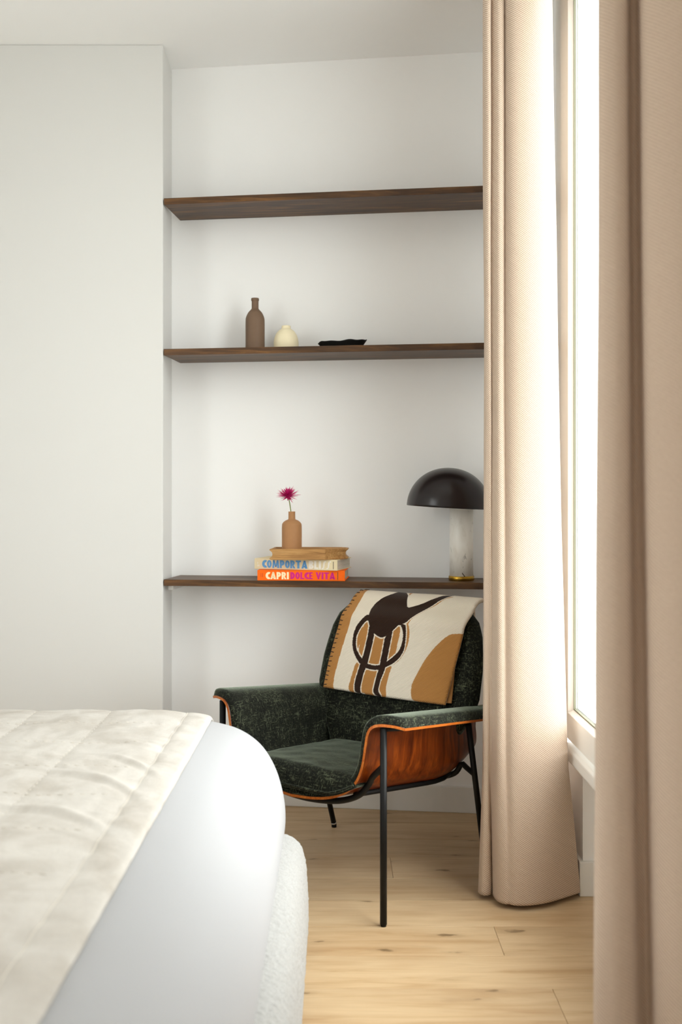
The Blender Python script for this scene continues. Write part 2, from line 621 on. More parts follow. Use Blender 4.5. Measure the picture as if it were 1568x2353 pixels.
# skirting boards
bm = bmesh.new()
d = 0.014
add_prism(bm, [(-0.742, wall_y(-0.742) - d), (0.839, wall_y(0.839) - d), (0.839, wall_y(0.839) + 0.01), (-0.742, wall_y(-0.742) + 0.01)], 0, 0.112, 0.003)
struct(bm_obj('baseboard_back', bm, M_TRIM))
struct(box_obj('baseboard_left', (-2.8, BX, BY - d, BY + 0.01, 0, 0.112), M_TRIM, bevel=0.003))
bm = bmesh.new()
yb = wall_y(0.839) - d
add_prism(bm, [(0.839 - d, 3.386 - d), (1.06, 3.386 - d), (1.06, 3.39), (0.845, 3.39), (0.845, yb), (0.839 - d, yb)], 0, 0.118, 0.003)
struct(bm_obj('baseboard_right', bm, M_TRIM))

# windows
def window(name, axis, plane, lo, hi, z0, z1, splits, out):
    """frame in the plane x = plane (axis 0) or y = plane (axis 1); out is the outward sign"""
    root = struct(empty(name, (0, 0, 0)))
    def b(t0, t1, s0, s1, za, zb):
        p0, p1 = plane + out * t0, plane + out * t1
        p0, p1 = min(p0, p1), max(p0, p1)
        return (p0, p1, s0, s1, za, zb) if axis == 0 else (s0, s1, p0, p1, za, zb)
    fr = bmesh.new()
    add_box(fr, *b(0.012, 0.062, hi, hi + 0.13, z0, z1 + 0.02), bevel=0.003)
    add_box(fr, *b(0.012, 0.062, lo - 0.13, lo, z0, z1 + 0.02), bevel=0.003)
    add_box(fr, *b(0.012, 0.062, lo, hi, z1, z1 + 0.02), bevel=0.003)
    bm_obj('window_frame', fr, M_FRAME, root)
    ed = [lo] + splits + [hi]
    for s0, s1 in zip(ed, ed[1:]):
        s0 += 0.004; s1 -= 0.004
        sw = 0.115
        za, zb = z0 + 0.006, z1 - 0.006
        sa = bmesh.new()
        add_box(sa, *b(0, 0.05, s0, s0 + sw, za, zb), bevel=0.003)
        add_box(sa, *b(0, 0.05, s1 - sw, s1, za, zb), bevel=0.003)
        add_box(sa, *b(0, 0.05, s0 + sw - 0.003, s1 - sw + 0.003, za, za + 0.093), bevel=0.003)
        add_box(sa, *b(0, 0.05, s0 + sw - 0.003, s1 - sw + 0.003, zb - 0.093, zb), bevel=0.003)
        sash = bm_obj('window_sash', sa, M_FRAME, root)
        i0, i1, ja, jb = s0 + sw, s1 - sw, za + 0.093, zb - 0.093
        # sloping glazing bead: a ring from the sash face down to the glass
        def ring(e, t):
            pts = [(i0 + e, ja + e), (i1 - e, ja + e), (i1 - e, jb - e), (i0 + e, jb - e)]
            pl = plane + out * t
            return [(pl, a, c) if axis == 0 else (a, pl, c) for a, c in pts]
        def ringmesh(n, r, mat):
            v = [p for q in r for p in q]
            f = []
            for i in range(len(r) - 1):
                for j in range(4):
                    f.append((i * 4 + j, i * 4 + (j + 1) % 4, (i + 1) * 4 + (j + 1) % 4, (i + 1) * 4 + j))
            return mesh_obj(n, v, f, mat, sash, False)
        ringmesh('glazing_bead', [ring(-0.002, 0.002), ring(0.0, 0.0), ring(0.013, 0.016), ring(0.013, 0.05)], M_FRAME)
        ringmesh('rubber_seal', [ring(0.0125, 0.0165), ring(0.018, 0.0165), ring(0.018, 0.024)], M_SEAL)
        ringmesh('outer_bead', [ring(0.019, 0.031), ring(0.012, 0.05)], M_FRAME)
        box_obj('window_pane', b(0.026, 0.030, i0 + 0.01, i1 - 0.01, ja + 0.01, jb - 0.01), M_GLASS, sash)
    return root
win = window('window_1', 0, 0.815, WLO + 0.13, 3.62, 0.499, 3.245, [], 1)
box_obj('window_sill', (0.795, 1.19, WLO, 3.50, 0.445, 0.497), M_FRAME, win, 0.012, 4)
window('added_fill_window', 0, -2.84, 0.28, 1.82, 0.85, 3.06, [1.05], -1)  # added window out of view, put in to supply fill light

# ------------------------------------------------------------------ bed
bed = empty('bed', (-0.9, 1.95, 0.0), 0, 'wide low bed with a white boucle frame and a white sheeted mattress', 'bed')
BO = Vector((-0.9, 1.95, 0.0))
YF, YN, XL = 3.03, 0.85, -2.35
def bed_shell(name, prof, mat, r_end, ny, fuzz=0.0, smooth_n=60, top_n=24):
    """prof: right-hand outline (x, z) from the top middle down to the underside; extruded along Y
    with rounded ends, mirrored by a plain left side"""
    P = catmull(prof, smooth_n)
    xt, zt = P[0]
    row = [(XL + (xt - XL) * t, zt) for t in np.linspace(0, 1, top_n, endpoint=False)] + [tuple(p) for p in P]
    row.append((XL, P[-1][1]))
    row = np.array(row)
    cz = (row[:, 1].max() + row[:, 1].min()) / 2
    ys, ins = [], []
    for a in np.linspace(0, math.pi / 2, 9):
        ys.append(YF - r_end + r_end * math.cos(a) if a else YF)
        ins.append(r_end - r_end * math.sin(a))
    body = np.linspace(YF - r_end, YN + r_end, ny)
    Y = list(ys[:-1]) + list(body) + [2 * ((YF + YN) / 2) - q for q in ys[:-1]][::-1]
    I = list(ins[:-1]) + [0.0] * ny + list(ins[:-1])[::-1]
    # outward normals of the outline
    tg = np.gradient(row, axis=0)
    nr = np.stack([-tg[:, 1], tg[:, 0]], 1)
    nr /= np.maximum(np.linalg.norm(nr, axis=1, keepdims=True), 1e-9)
    v = []
    for y, q in zip(Y, I):
        for (x, z), (nx, nz) in zip(row, nr):
            px, pz = x - nx * -q * -1, z + nz * -q * 1
            px, pz = x - (-nx) * -q, z - (nz if True else 0) * q
            p = Vector((px, y, pz)) - BO
            if fuzz:
                nn = noise.noise_vector(p * 95.0) * fuzz + noise.noise_vector(p * 230.0) * fuzz * 0.6
                p = p + nn
            v.append(p)
    n = len(row)
    f = grid_faces(len(Y), n, True)
    f.append(tuple(range(n)))
    f.append(tuple(range((len(Y) - 1) * n, len(Y) * n))[::-1])
    return mesh_obj(name, v, f, mat, bed)
MPROF = [(-0.62, 0.700), (-0.52, 0.698), (-0.44, 0.692), (-0.362, 0.680), (-0.289, 0.657), (-0.228, 0.612), (-0.186, 0.545), (-0.162, 0.466), (-0.155, 0.40), (-0.160, 0.34), (-0.175, 0.29), (-0.20, 0.27)]
FPROF = [(-0.26, 0.330), (-0.20, 0.344), (-0.151, 0.341), (-0.118, 0.322), (-0.099, 0.284), (-0.090, 0.216), (-0.086, 0.117), (-0.089, 0.06), (-0.105, 0.022), (-0.15, 0.012)]
bed_shell('mattress', MPROF, M_SHEET, 0.05, 40)
bed_shell('bed_frame', FPROF, M_BOUCLE, 0.05, 420, 0.0032, 90, 4)
for x, y in ((-0.45, 2.7), (-0.45, 1.2), (-2.1, 2.7), (-2.1, 1.2)):
    box_obj('bed_foot', (x + 0.86, x + 0.94, y - 1.99, y - 1.91, 0.0, 0.04), M_BLACK, bed, 0.004)

# coverlet: quilted squares, a plain border strip, soft creases beside the border seam
MP = catmull(MPROF, 200)
def mat_top(x):
    return float(np.interp(x, MP[:120, 0], MP[:120, 1])) if x > -0.62 else 0.700
CX1, SEAM, QS = -0.378, -0.452, 0.226
CR = random.Random(5)
creases = []
def crease(p, ang, ln, wd, h, bend):
    creases.append((p, ang, ln, wd, h, bend))
crease((-0.53, 2.26), 2.55, 0.20, 0.012, 0.011, 1.6)
crease((-0.50, 2.42), 2.45, 0.17, 0.011, 0.010, 1.4)
crease((-0.60, 2.04), 2.75, 0.26, 0.014, 0.012, 1.2)
crease((-0.66, 2.33), 2.7, 0.22, 0.013, 0.007, 0.8)
crease((-0.58, 2.62), 2.8, 0.20, 0.012, 0.006, 0.9)
crease((-0.80, 2.50), 2.9, 0.30, 0.016, 0.006, 0.5)
for i in range(26):
    crease((CR.uniform(-1.15, -0.47), CR.uniform(1.0, 2.95)), CR.uniform(2.0, 3.3), CR.uniform(0.06, 0.2), CR.uniform(0.006, 0.013), CR.uniform(0.0015, 0.0045), CR.uniform(-1.5, 2.0))
def cover_h(x, y):
    h = 0.0
    if x < SEAM:
        fx = ((SEAM - x) / QS) % 1.0
        fy = ((3.03 - y + 0.02) / QS) % 1.0
        h += 0.0065 * (abs(math.sin(math.pi * fx)) ** 0.55) * (0.8 + 0.2 * abs(math.sin(math.pi * fy)) ** 0.5)
    else:
        t = (x - SEAM) / (CX1 - SEAM)
        h += 0.006 * math.sin(math.pi * min(1, t * 1.0)) ** 0.6
        h += 0.0016 * math.sin(y * 61 + 3 * noise.noise((y * 3, 1.0, 0))) * (1 - t) + 0.001 * noise.noise((x * 20, y * 30, 0))
    h += 0.004 * noise.noise((x * 9, y * 9, 2.0)) + 0.0022 * noise.noise((x * 26, y * 17, 5.0))
    for (px, py), a, ln, wd, hh, bend in creases:
        dx, dy = x - px, y - py
        if abs(dx) > 0.4 or abs(dy) > 0.4:
            continue
        u = dx * math.cos(a) + dy * math.sin(a)
        q = -dx * math.sin(a) + dy * math.cos(a) - bend * u * u
        if abs(u) < ln:
            k = math.cos(u / ln * math.pi / 2) ** 2
            e = q / wd
            h += 0.6 * hh * k * (math.exp(-e * e) - 0.55 * math.exp(-(e - 1.7) ** 2))
    return h
xs = np.r_[np.linspace(-2.2, -1.25, 20, endpoint=False), np.linspace(-1.25, CX1, 190)]
ys = np.r_[np.linspace(0.95, YF - 0.035, 380)]
drop = [(YF - 0.02, 0.004), (YF - 0.006, 0.013), (YF + 0.005, 0.03), (YF + 0.010, 0.06), (YF + 0.012, 0.12), (YF + 0.012, 0.19)]
top, bot = [], []
R_ = 0
for y, dz in [(yy, 0.0) for yy in ys] + drop:
    R_ += 1
    for x in xs:
        b = mat_top(x)
        h = cover_h(x, min(y, YF - 0.02)) * (1.0 if dz == 0 else max(0.2, 1 - dz / 0.1))
        edge = 1 - min(1.0, (CX1 - x) / 0.006)
        wob = 0.0012 * noise.noise((y * 14, 3, 1)) if x > CX1 - 0.03 else 0
        yo = y + (0.006 * noise.noise((x * 8, dz * 20, 0)) + 0.012 * abs(math.sin((SEAM - x) / QS * math.pi)) * min(1, dz / 0.05) if dz else 0)
        top.append((x + wob, yo, b - dz + 0.011 + h - 0.004 * edge))
        bot.append((x + wob, y - (0.006 if dz > 0.02 else 0), b - dz + 0.002))
cover = solid_sheet('coverlet', top, bot, R_, len(xs), M_LINEN)
tag(cover, 'quilted off-white linen coverlet with a plain border lying on the bed', 'coverlet')
# raised seam threads
def seam(x, y0, y1, r=0.0014, wig=0.0):
    p = []
    for y in np.arange(y0, y1, 0.012):
        xx = x + wig * math.sin(y * 12)
        p.append((xx, y, mat_top(xx) + 0.0105 + cover_h(xx, y)))
    return p
tube('border_seam', seam(SEAM, 0.96, YF - 0.02), 0.0018, M_STITCH, cover, 6)
def stitches(path, step=2, ln=1):
    V, F = [], []
    for i in range(0, len(path) - ln, step):
        a, b = Vector(path[i]), Vector(path[i + ln])
        a.z += 0.0004; b.z += 0.0004
        v, f = tube_geo([a, a.lerp(b, .5) + Vector((0, 0, 0.0004)), b], 0.0008, 5)
        F += [tuple(q + len(V) for q in ff) for ff in f]; V += v
    return V, F
V, F = [], []
for i in (1, 2, 3):
    x = SEAM - QS * i
    p = seam(x, 1.0, YF - 0.03, 0, 0.003)
    v, f = stitches(p)
    F += [tuple(q + len(V) for q in ff) for ff in f]; V += v
for i in range(1, 9):
    yy = 3.05 - QS * i
    p = []
    for x in np.arange(-1.3, SEAM - 0.02, 0.012):
        p.append((x, yy + 0.003 * math.sin(x * 14), mat_top(x) + 0.011 + cover_h(x, yy)))
    v, f = stitches(p)
    F += [tuple(q + len(V) for q in ff) for ff in f]; V += v
tag(mesh_obj('quilting_stitches', V, F, M_STITCH, cover), kind='stuff')

# ------------------------------------------------------------------ armchair
RZ = math.atan2(-0.61, 0.793)
chair = empty('armchair', (-0.1325, 3.356, 0), RZ, 'dark green chenille armchair with orange-brown plywood shell and thin black metal legs', 'armchair')
FRONT = catmull([(0, .362), (.09, .368), (.165, .384), (.225, .413), (.262, .455), (.282, .505), (.293, .565), (.303, .610), (.322, .633), (.350, .641), (.390, .640), (.422, .634)], 44)
def shell_pt(u, zf, v):
    h = max(0.0, min(1.0, (zf - 0.362) / 0.27))
    zb = -0.05 * min(1, max(0, v) / 0.45) + 1.1 * max(0, v - 0.5) ** 1.55
    zl = -0.115 * max(0, v)
    wide = 1 + 0.32 * (1 - h) ** 2 * min(1, max(0, v) / 0.55)
    return u * wide, zf + (1 - h) * zb + h * zl
half = [tuple(p) for p in FRONT]
FULL = np.array([(-u, z) for u, z in half[::-1]] + half[1:])
tg = np.gradient(FULL, axis=0)
NRM = np.stack([-tg[:, 1], tg[:, 0]], 1)
NRM /= np.linalg.norm(NRM, axis=1, keepdims=True)         # points into the seat
def v_front(i):
    u, z = FULL[i]
    s = min(i, len(FULL) - 1 - i) / 44.0                   # 0 at the lip, 1 at the middle
    v = -0.022 - 0.012 * max(0, (s - 0.55) / 0.45)
    if s < 0.22:
        v += 0.042 * (1 - s / 0.22) ** 2.0
    return v
V1 = 0.665
NV = 36
def shell_grid(off, inset=0.0):
    """rows along v, columns across; off(dist_to_edge) is the offset towards the seat"""
    G = []
    for r in range(NV + 1):
        t = r / NV
        for i in range(len(FULL)):
            v0 = v_front(i) + inset
            s = min(i, len(FULL) - 1 - i)
            v = v0 + (V1 - v0) * (t ** 1.35)
            e = min(v - v0, s * 0.0125)
            d = off(e)
            u, z = FULL[i]
            u2, z2 = shell_pt(u, z, v)
            G.append((u2 + NRM[i][0] * d, v, z2 + NRM[i][1] * d))
    return G
nf = len(FULL)
in_, out_ = shell_grid(lambda e: 0.0), shell_grid(lambda e: -0.0085)
sh = solid_sheet('plywood_shell', in_, out_, NV + 1, nf, [M_VENEER, M_EDGE], chair)
sh['label'] = 'glossy orange-brown plywood shell with a pale edge'
np_ = len(sh.data.polygons)
n_edge = np_ - 2 * NV * (nf - 1)
for p in list(sh.data.polygons)[-n_edge:]:
    p.material_index = 1
    p.use_smooth = False
def pad_off(e):
    x = min(1.0, e / 0.022)
    return 0.0006 + 0.026 * math.sqrt(max(0, 1 - (1 - x) ** 2))
solid_sheet('upholstery_lining', shell_grid(pad_off, 0.004), shell_grid(lambda e: 0.0004, 0.004), NV + 1, nf, M_VELVET, chair)

# seat cushion
cu, cv = 61, 61
top, bot = [], []
for j in range(cv):
    for i in range(cu):
        a, b = -1 + 2 * i / (cu - 1), j / (cv - 1)
        hw = 0.262 - 0.012 * b
        # rounded corners by squeezing the square towards a superellipse
        u = a * hw
        v = -0.040 + 0.012 * abs(a) ** 3 + b * 0.585
        e = min((1 - abs(a)) * hw, b * 0.585, (1 - b) * 0.585)
        x = min(1.0, e / 0.05)
        f = math.sqrt(max(0, 1 - (1 - x) ** 2))
        zb = 0.391 - 0.055 * max(0, v) / 0.5 + 0.16 * max(0, abs(a) - 0.55) ** 1.6
        zt = 0.452 - 0.075 * max(0, v) + 0.010 * (1 - a * a) + 0.003 * noise.noise((u * 14, v * 14, 0))
        top.append((u, v, zb + (zt - zb) * f))
        bot.append((u, v, zb - 0.008))
solid_sheet('seat_cushion', top, bot, cv, cu, M_VELVET, chair)
pp = []
for a in np.linspace(-0.97, 0.97, 40):
    v = -0.041 + 0.012 * abs(a) ** 3
    pp.append((a * 0.262, v, 0.394 + 0.16 * max(0, abs(a) - 0.55) ** 1.6))
tube('cushion_piping', pp, 0.004, M_VELVET, chair, 8)

# back cushion
ZT = np.array([.36, .42, .50, .56, .62, .72, .78, .845, .89, .92, .942, .952, .956])
HW = np.array([.250, .265, .310, .348, .364, .362, .353, .340, .318, .284, .228, .15, .001])
hwid = lambda z: float(np.interp(z, ZT, HW))
vb = lambda z: 0.545 + (z - 0.42) * 0.285
wing = lambda u: -0.010 * (abs(u) / 0.35) ** 2.2
zr = np.r_[np.linspace(.36, .84, 34), .87, .89, .905, .92, .931, .94, .946, .95, .953, .955, .956]
BN = 49
top, bot = [], []
for z in zr:
    h = hwid(z)
    for i in range(BN):
        a = math.sin((-1 + 2 * i / (BN - 1)) * math.pi / 2)
        u = a * h
        e = min((1 - abs(a)) * h, (0.9565 - z) * 1.2, 0.08 + (z - 0.36))
        x = max(0.0, min(1.0, e / 0.045))
        f = math.sqrt(max(0, 1 - (1 - x) ** 2))
        v = vb(z) + wing(u)
        top.append((u, v - 0.052 * f - 0.012 * (1 - (u / 0.36) ** 2), z))
        bot.append((u, v + 0.020 * f, z))
solid_sheet('back_cushion', top[::1], bot, len(zr), BN, M_VELVET, chair)
top, bot = [], []
for z in zr[:-3]:
    h = hwid(z) * 0.90
    for i in range(BN):
        u = math.sin((-1 + 2 * i / (BN - 1)) * math.pi / 2) * h
        v = vb(z) + wing(u) + 0.0205
        top.append((u, v, z - 0.004)); bot.append((u, v + 0.011, z - 0.004))
solid_sheet('back_panel', top, bot, len(zr) - 3, BN, M_VENEER, chair)

# black tube frame
LR = 0.0112
for s in (-1, 1):
    leg = tube('front_leg', [(s * .3525, 0, .006), (s * .3525, 0, .30), (s * .3525, 0, .627)], LR, M_BLACK, chair, 16)
    tube('foot_glide', [(s * .3525, 0, 0), (s * .3525, 0, .010)], 0.0092, M_BLACK, leg, 14)
    tube('arm_bracket', [(s * .3525, 0, .621), (s * .372, 0.045, .617), (s * .385, 0.10, .611)], 0.006, M_BLACK, chair, 8)
    a, b = Vector((s * .372, .50, .552)), Vector((s * .3525, .655, .012))
    leg = tube('rear_leg', [a, a.lerp(b, .5), b], LR * 0.95, M_BLACK, chair, 16)
    tube('foot_glide', [b - Vector((0, 0, .012)), b + Vector((0, 0, .002))], 0.0105, M_BLACK, leg, 14)
    tube('glide_collar', [b + Vector((0, 0, .002)), b + (a - b) * 0.015], 0.0112, M_CHROME, leg, 14)
# U-shaped tubes that cradle the shell
def cradle(v, ends, dz):
    pts = [(ends[0], ends[2], ends[1])]
    body = []
    for k in (0.262, 0.225, 0.165, 0.09, 0.0):
        zf = float(np.interp(k, FRONT[:, 0], FRONT[:, 1]))
        k2, z2 = shell_pt(k, zf, v)
        body.append((k2 + 0.5 * dz * k / 0.262, v, z2 - dz))
    right = [(ends[0], ends[2], ends[1]), (body[0][0] + 0.022, (ends[2] + 2 * v) / 3, body[0][2] * 0.62 + ends[1] * 0.38)] + body
    left = [(-x, y, z) for x, y, z in right[:-1]][::-1]
    return [tuple(p) for p in catmull(right + left, 70)]
tube('front_cradle', cradle(0.03, (.3525, .505, 0.0), 0.022), 0.0105, M_BLACK, chair, 12)
tube('rear_cradle', cradle(0.56, (.3640, .36, 0.556), 0.021), 0.0100, M_BLACK, chair, 12)
for s in (-1, 1):
    pts = []
    for v in np.linspace(0.03, 0.56, 12):
        k = 0.215
        zf = float(np.interp(k, FRONT[:, 0], FRONT[:, 1]))
        k2, z2 = shell_pt(k, zf, v)
        pts.append((s * k2, v, z2 - 0.019))
    tube('side_rail', pts, 0.0085, M_BLACK, chair, 10)

# ------------------------------------------------------------------ blanket over the chair back
BW = 0.56
def blanket_path():
    P = []
    for z in (.605, .63, .66, .70, .75, .80, .85, .89):
        P.append((vb(z) - 0.052 - 0.012 - 0.021, z))
    c = vb(.95)
    P += [(c - .062, .930), (c - .040, .958), (c - .010, .972), (c + .022, .970), (c + .046, .952), (c + .056, .92), (c + .056, .86), (c + .045, .78), (c + .03, .70)]
    return catmull(P, 400)
BP = blanket_path()
BL_ = np.r_[0, np.cumsum(np.linalg.norm(np.diff(BP, axis=0), axis=1))]
S_CREST = float(BL_[np.argmax(BP[:, 1])])
def blanket_pt(a, s):
    v, z = np.interp(s, BL_, BP[:, 0]), np.interp(s, BL_, BP[:, 1])
    t = min(1.0, s / S_CREST)
    uL = -0.290 + 0.054 * t ** 1.5
    uR = 0.272 + 0.055 * t - 0.07 * max(0.0, min(1.0, (s - S_CREST) / 0.07))
    u = uL + (uR - uL) * a
    hem = -0.004 * math.sin(a * math.pi) * (1 - t)
    wg = wing(min(abs(u), 0.30)) * (1.0 if s < S_CREST else 0.8)
    flat = 0.012 * (u / 0.36) ** 2
    return u, v + wg + 0.5 * flat - 0.004, z + hem
PAT = {
    'head': [(0.1764, 0.417), (0.1708, 0.4674), (0.2436, 0.4123), (0.2604, 0.3824), (0.28, 0.3478), (0.3108, 0.3619), (0.3472, 0.3793), (0.378, 0.4013), (0.3976, 0.4265), (0.4368, 0.4406), (0.4172, 0.406), (0.3976, 0.384), (0.3668, 0.3509), (0.3444, 0.3242), (0.3276, 0.3037), (0.3108, 0.2833), (0.2828, 0.2785), (0.2576, 0.2471), (0.2576, 0.2329), (0.2352, 0.2266), (0.2184, 0.2187), (0.196, 0.225), (0.182, 0.2313), (0.1596, 0.2423), (0.1484, 0.2628), (0.1372, 0.2833), (0.1288, 0.31), (0.1232, 0.3336), (0.126, 0.3619), (0.14, 0.3808), (0.1596, 0.3981)],
    'legL': [(0.1484, 0.2628), (0.182, 0.2361), (0.1848, 0.1778), (0.1848, 0.1149), (0.1764, 0.074), (0.1764, 0.0252), (0.1848, 0.0), (0.2016, 0.0), (0.1708, 0.0), (0.154, 0.0047), (0.1456, 0.0378), (0.1512, 0.1054), (0.1568, 0.1526), (0.154, 0.225)],
    'legR': [(0.2324, 0.2282), (0.2604, 0.2518), (0.2632, 0.2187), (0.2688, 0.1306), (0.2688, 0.0976), (0.2604, 0.0551), (0.2604, 0.022), (0.2828, 0.0), (0.2548, 0.0), (0.238, 0.0157), (0.238, 0.0567), (0.2408, 0.107), (0.238, 0.17)],
    'tanMid1': [(0.1848, 0.2282), (0.2128, 0.2172), (0.2352, 0.225), (0.238, 0.17), (0.2408, 0.1165), (0.2156, 0.1117), (0.1848, 0.1149), (0.1848, 0.1731)],
    'tanMid2': [(0.1848, 0.0944), (0.21, 0.0944), (0.2408, 0.096), (0.238, 0.0567), (0.238, 0.0157), (0.2492, 0.0), (0.2016, 0.0), (0.1848, 0.0), (0.1764, 0.0252), (0.1792, 0.0661)],
    'tanL1': [(0.1344, 0.2785), (0.1456, 0.2628), (0.154, 0.2471), (0.1568, 0.1999), (0.1568, 0.1338), (0.1316, 0.1558), (0.126, 0.2046), (0.1232, 0.2644)],
    'tanL0': [(0.1176, 0.2534), (0.1232, 0.2518), (0.126, 0.1888), (0.126, 0.1668), (0.112, 0.1873), (0.1064, 0.2156), (0.1064, 0.2376)],
    'tanL2': [(0.1316, 0.1165), (0.154, 0.1086), (0.1456, 0.0504), (0.1484, 0.0299), (0.1596, 0.0), (0.154, 0.0), (0.1344, 0.0), (0.1232, 0.0142), (0.126, 0.0551)],
    'tanR1': [(0.2856, 0.2722), (0.294, 0.2534), (0.2968, 0.2046), (0.2968, 0.1542), (0.2716, 0.1353), (0.266, 0.1983), (0.2604, 0.2471)],
    'tanR2': [(0.2716, 0.107), (0.2968, 0.1212), (0.2912, 0.0803), (0.2912, 0.0378), (0.3052, 0.0), (0.2772, 0.0), (0.2604, 0.022), (0.2604, 0.0551)],
    'ringO': [(0.126, 0.3037), (0.1064, 0.2817), (0.0896, 0.2565), (0.0868, 0.2235), (0.0924, 0.1857), (0.1064, 0.1558), (0.126, 0.1322), (0.1484, 0.1117), (0.1792, 0.0976), (0.2156, 0.0944), (0.2492, 0.0991), (0.2744, 0.1133), (0.2996, 0.1275), (0.322, 0.1511), (0.3332, 0.1794), (0.3304, 0.2124), (0.322, 0.2486), (0.3108, 0.2833)],
    'ringI': [(0.1372, 0.2833), (0.1204, 0.2675), (0.1092, 0.2423), (0.1036, 0.2156), (0.1092, 0.1873), (0.1204, 0.1621), (0.1372, 0.1464), (0.1568, 0.129), (0.1848, 0.1149), (0.2156, 0.1117), (0.2436, 0.1165), (0.2688, 0.1306), (0.2912, 0.1526), (0.3108, 0.1747), (0.3164, 0.2014), (0.3136, 0.2345), (0.3024, 0.2597), (0.2884, 0.277)],
    'blob': [(0.5488, 0.2628), (0.5124, 0.2581), (0.4872, 0.2376), (0.4564, 0.1983), (0.4312, 0.1511), (0.4144, 0.1007), (0.4032, 0.0629), (0.406, 0.0346), (0.4172, 0.0079), (0.434, 0.0), (0.4788, 0.0), (0.6048, 0.0), (0.6048, 0.1227), (0.5908, 0.266)],
    'shadeR': [(0.3136, 0.2801), (0.3248, 0.2801), (0.3388, 0.2455), (0.3444, 0.2077), (0.3388, 0.1747), (0.3248, 0.1448), (0.2996, 0.1212), (0.3024, 0.1306), (0.322, 0.1511), (0.3332, 0.1794), (0.3304, 0.2156), (0.3276, 0.2486)],
    'shadeH': [(0.448, 0.4202), (0.4228, 0.4044), (0.406, 0.3793), (0.3724, 0.3494), (0.3472, 0.3195), (0.3304, 0.299), (0.322, 0.2801), (0.3108, 0.2801), (0.3276, 0.3037), (0.3444, 0.3242), (0.3668, 0.3509), (0.3976, 0.384), (0.4144, 0.4107)],
    'shadeT': [(0.2352, 0.469), (0.252, 0.4044), (0.266, 0.3777), (0.2856, 0.3494), (0.28, 0.3462), (0.2604, 0.3824), (0.2156, 0.4705)],
    'border': [(0.0224, 0.4627), (0.0476, 0.3871), (0.0476, 0.3509), (0.056, 0.31), (0.056, 0.2597), (0.0532, 0.1936), (0.0504, 0.1243), (0.0476, 0.0504), (0.0504, 0.0157), (0.056, 0.0)],
}
def poly_sdf(px, py, poly):
    """signed distance (negative inside) of many points to one outline"""
    P = np.array(poly); Q = np.roll(P, -1, axis=0)
    d = np.full(px.shape, 1e9); ins = np.zeros(px.shape, bool)
    for (x0, y0), (x1, y1) in zip(P, Q):
        ex, ey = x1 - x0, y1 - y0
        t = np.clip(((px - x0) * ex + (py - y0) * ey) / (ex * ex + ey * ey + 1e-12), 0, 1)
        d = np.minimum(d, (px - x0 - t * ex) ** 2 + (py - y0 - t * ey) ** 2)
        c = (y0 > py) != (y1 > py)
        ins ^= c & (px < (x1 - x0) * (py - y0) / ((y1 - y0) if y1 != y0 else 1e-12) + x0)
    return np.where(ins, -np.sqrt(d), np.sqrt(d))

def smooth_poly(p, n=6):
    """rounds an outline a little (one corner-cutting pass)"""
    P = np.array(p, float); Q = np.roll(P, -1, axis=0)
    return np.stack([P * .8 + Q * .2, P * .2 + Q * .8], 1).reshape(-1, 2)

NA, NS = 300, 440
aa, ss = np.linspace(0, 1, NA), np.linspace(0, BL_[-1], NS)
front, back = [], []
TH = 0.017
V = np.array([[blanket_pt(a, s) for a in aa] for s in ss])
du = np.gradient(V, axis=1); ds = np.gradient(V, axis=0)
N = np.cross(ds, du); N /= np.linalg.norm(N, axis=2, keepdims=True)
# soft waves in the cloth and a rolled right-hand fold
W_ = np.array([[noise.noise((a * 3.0, s * 5.0, 1.7)) for a in aa] for s in ss])
V = V + N * (0.0035 * W_[..., None])
fold = np.clip((aa - 0.955) / 0.045, 0, 1) ** 2
edge = np.minimum(np.minimum(aa, 1 - aa)[None, :] * BW, np.minimum(ss, ss[-1] - ss)[:, None])
rnd = np.sqrt(np.clip(1 - (1 - np.clip(edge / 0.010, 0, 1)) ** 2, 0, 1))
if N[10, 150, 1] > 0:
    N = -N
TF = V + N * (TH * 0.5 * rnd)[..., None]
TB = V - N * (TH * 0.5 * rnd + 0.0004)[..., None]
verts = np.concatenate([TF.reshape(-1, 3), TB.reshape(-1, 3)])
bl = solid_sheet('blanket', verts[:NA * NS].tolist(), verts[NA * NS:].tolist(), NS, NA, M_BLANKET)
bl.location = chair.location
bl.rotation_euler = (0, 0, RZ)
tag(bl, 'folded cream, tan and dark brown wool blanket draped over the armchair back', 'blanket')
X = np.tile(aa * BW, (NS, 1)); Y = np.tile(ss[:, None], (1, NA))
T_, K_, CRM = np.array(lin(176, 124, 68)[:3]), np.array(lin(46, 29, 19)[:3]), np.array(lin(228, 216, 198)[:3])
col = np.empty((NS, NA, 3)); col[:] = CRM
SD = {k: poly_sdf(X, Y, smooth_poly(v)) for k, v in PAT.items()}
GAP = 0.0045
ring = np.maximum(SD['ringO'], -SD['ringI'])
inside_ring = SD['ringI'] < 0
for k in ('blob',):
    col[SD[k] < 0] = T_
for k in ('shadeR', 'shadeH', 'shadeT'):
    col[SD[k] < 0.0005] = T_
for k in ('tanL2', 'tanR2', 'tanMid2', 'tanL1', 'tanL0', 'tanR1', 'tanMid1'):
    col[SD[k] < 0.001] = T_
dark = np.minimum.reduce([SD['head'], SD['legL'], SD['legR'], ring])
col[(dark > 0) & (dark < GAP)] = CRM
col[dark <= 0] = K_
bx = np.array(PAT['border']); o = np.argsort(bx[:, 1])
bw = np.interp(ss, bx[o, 1], bx[o, 0])
col[X < bw[:, None]] = T_
back_c = np.empty_like(col); back_c[:] = CRM
for c0, c1 in ((0, bw.mean()), (0.30, 0.36)):
    back_c[(X >= c0) & (X < c1)] = T_
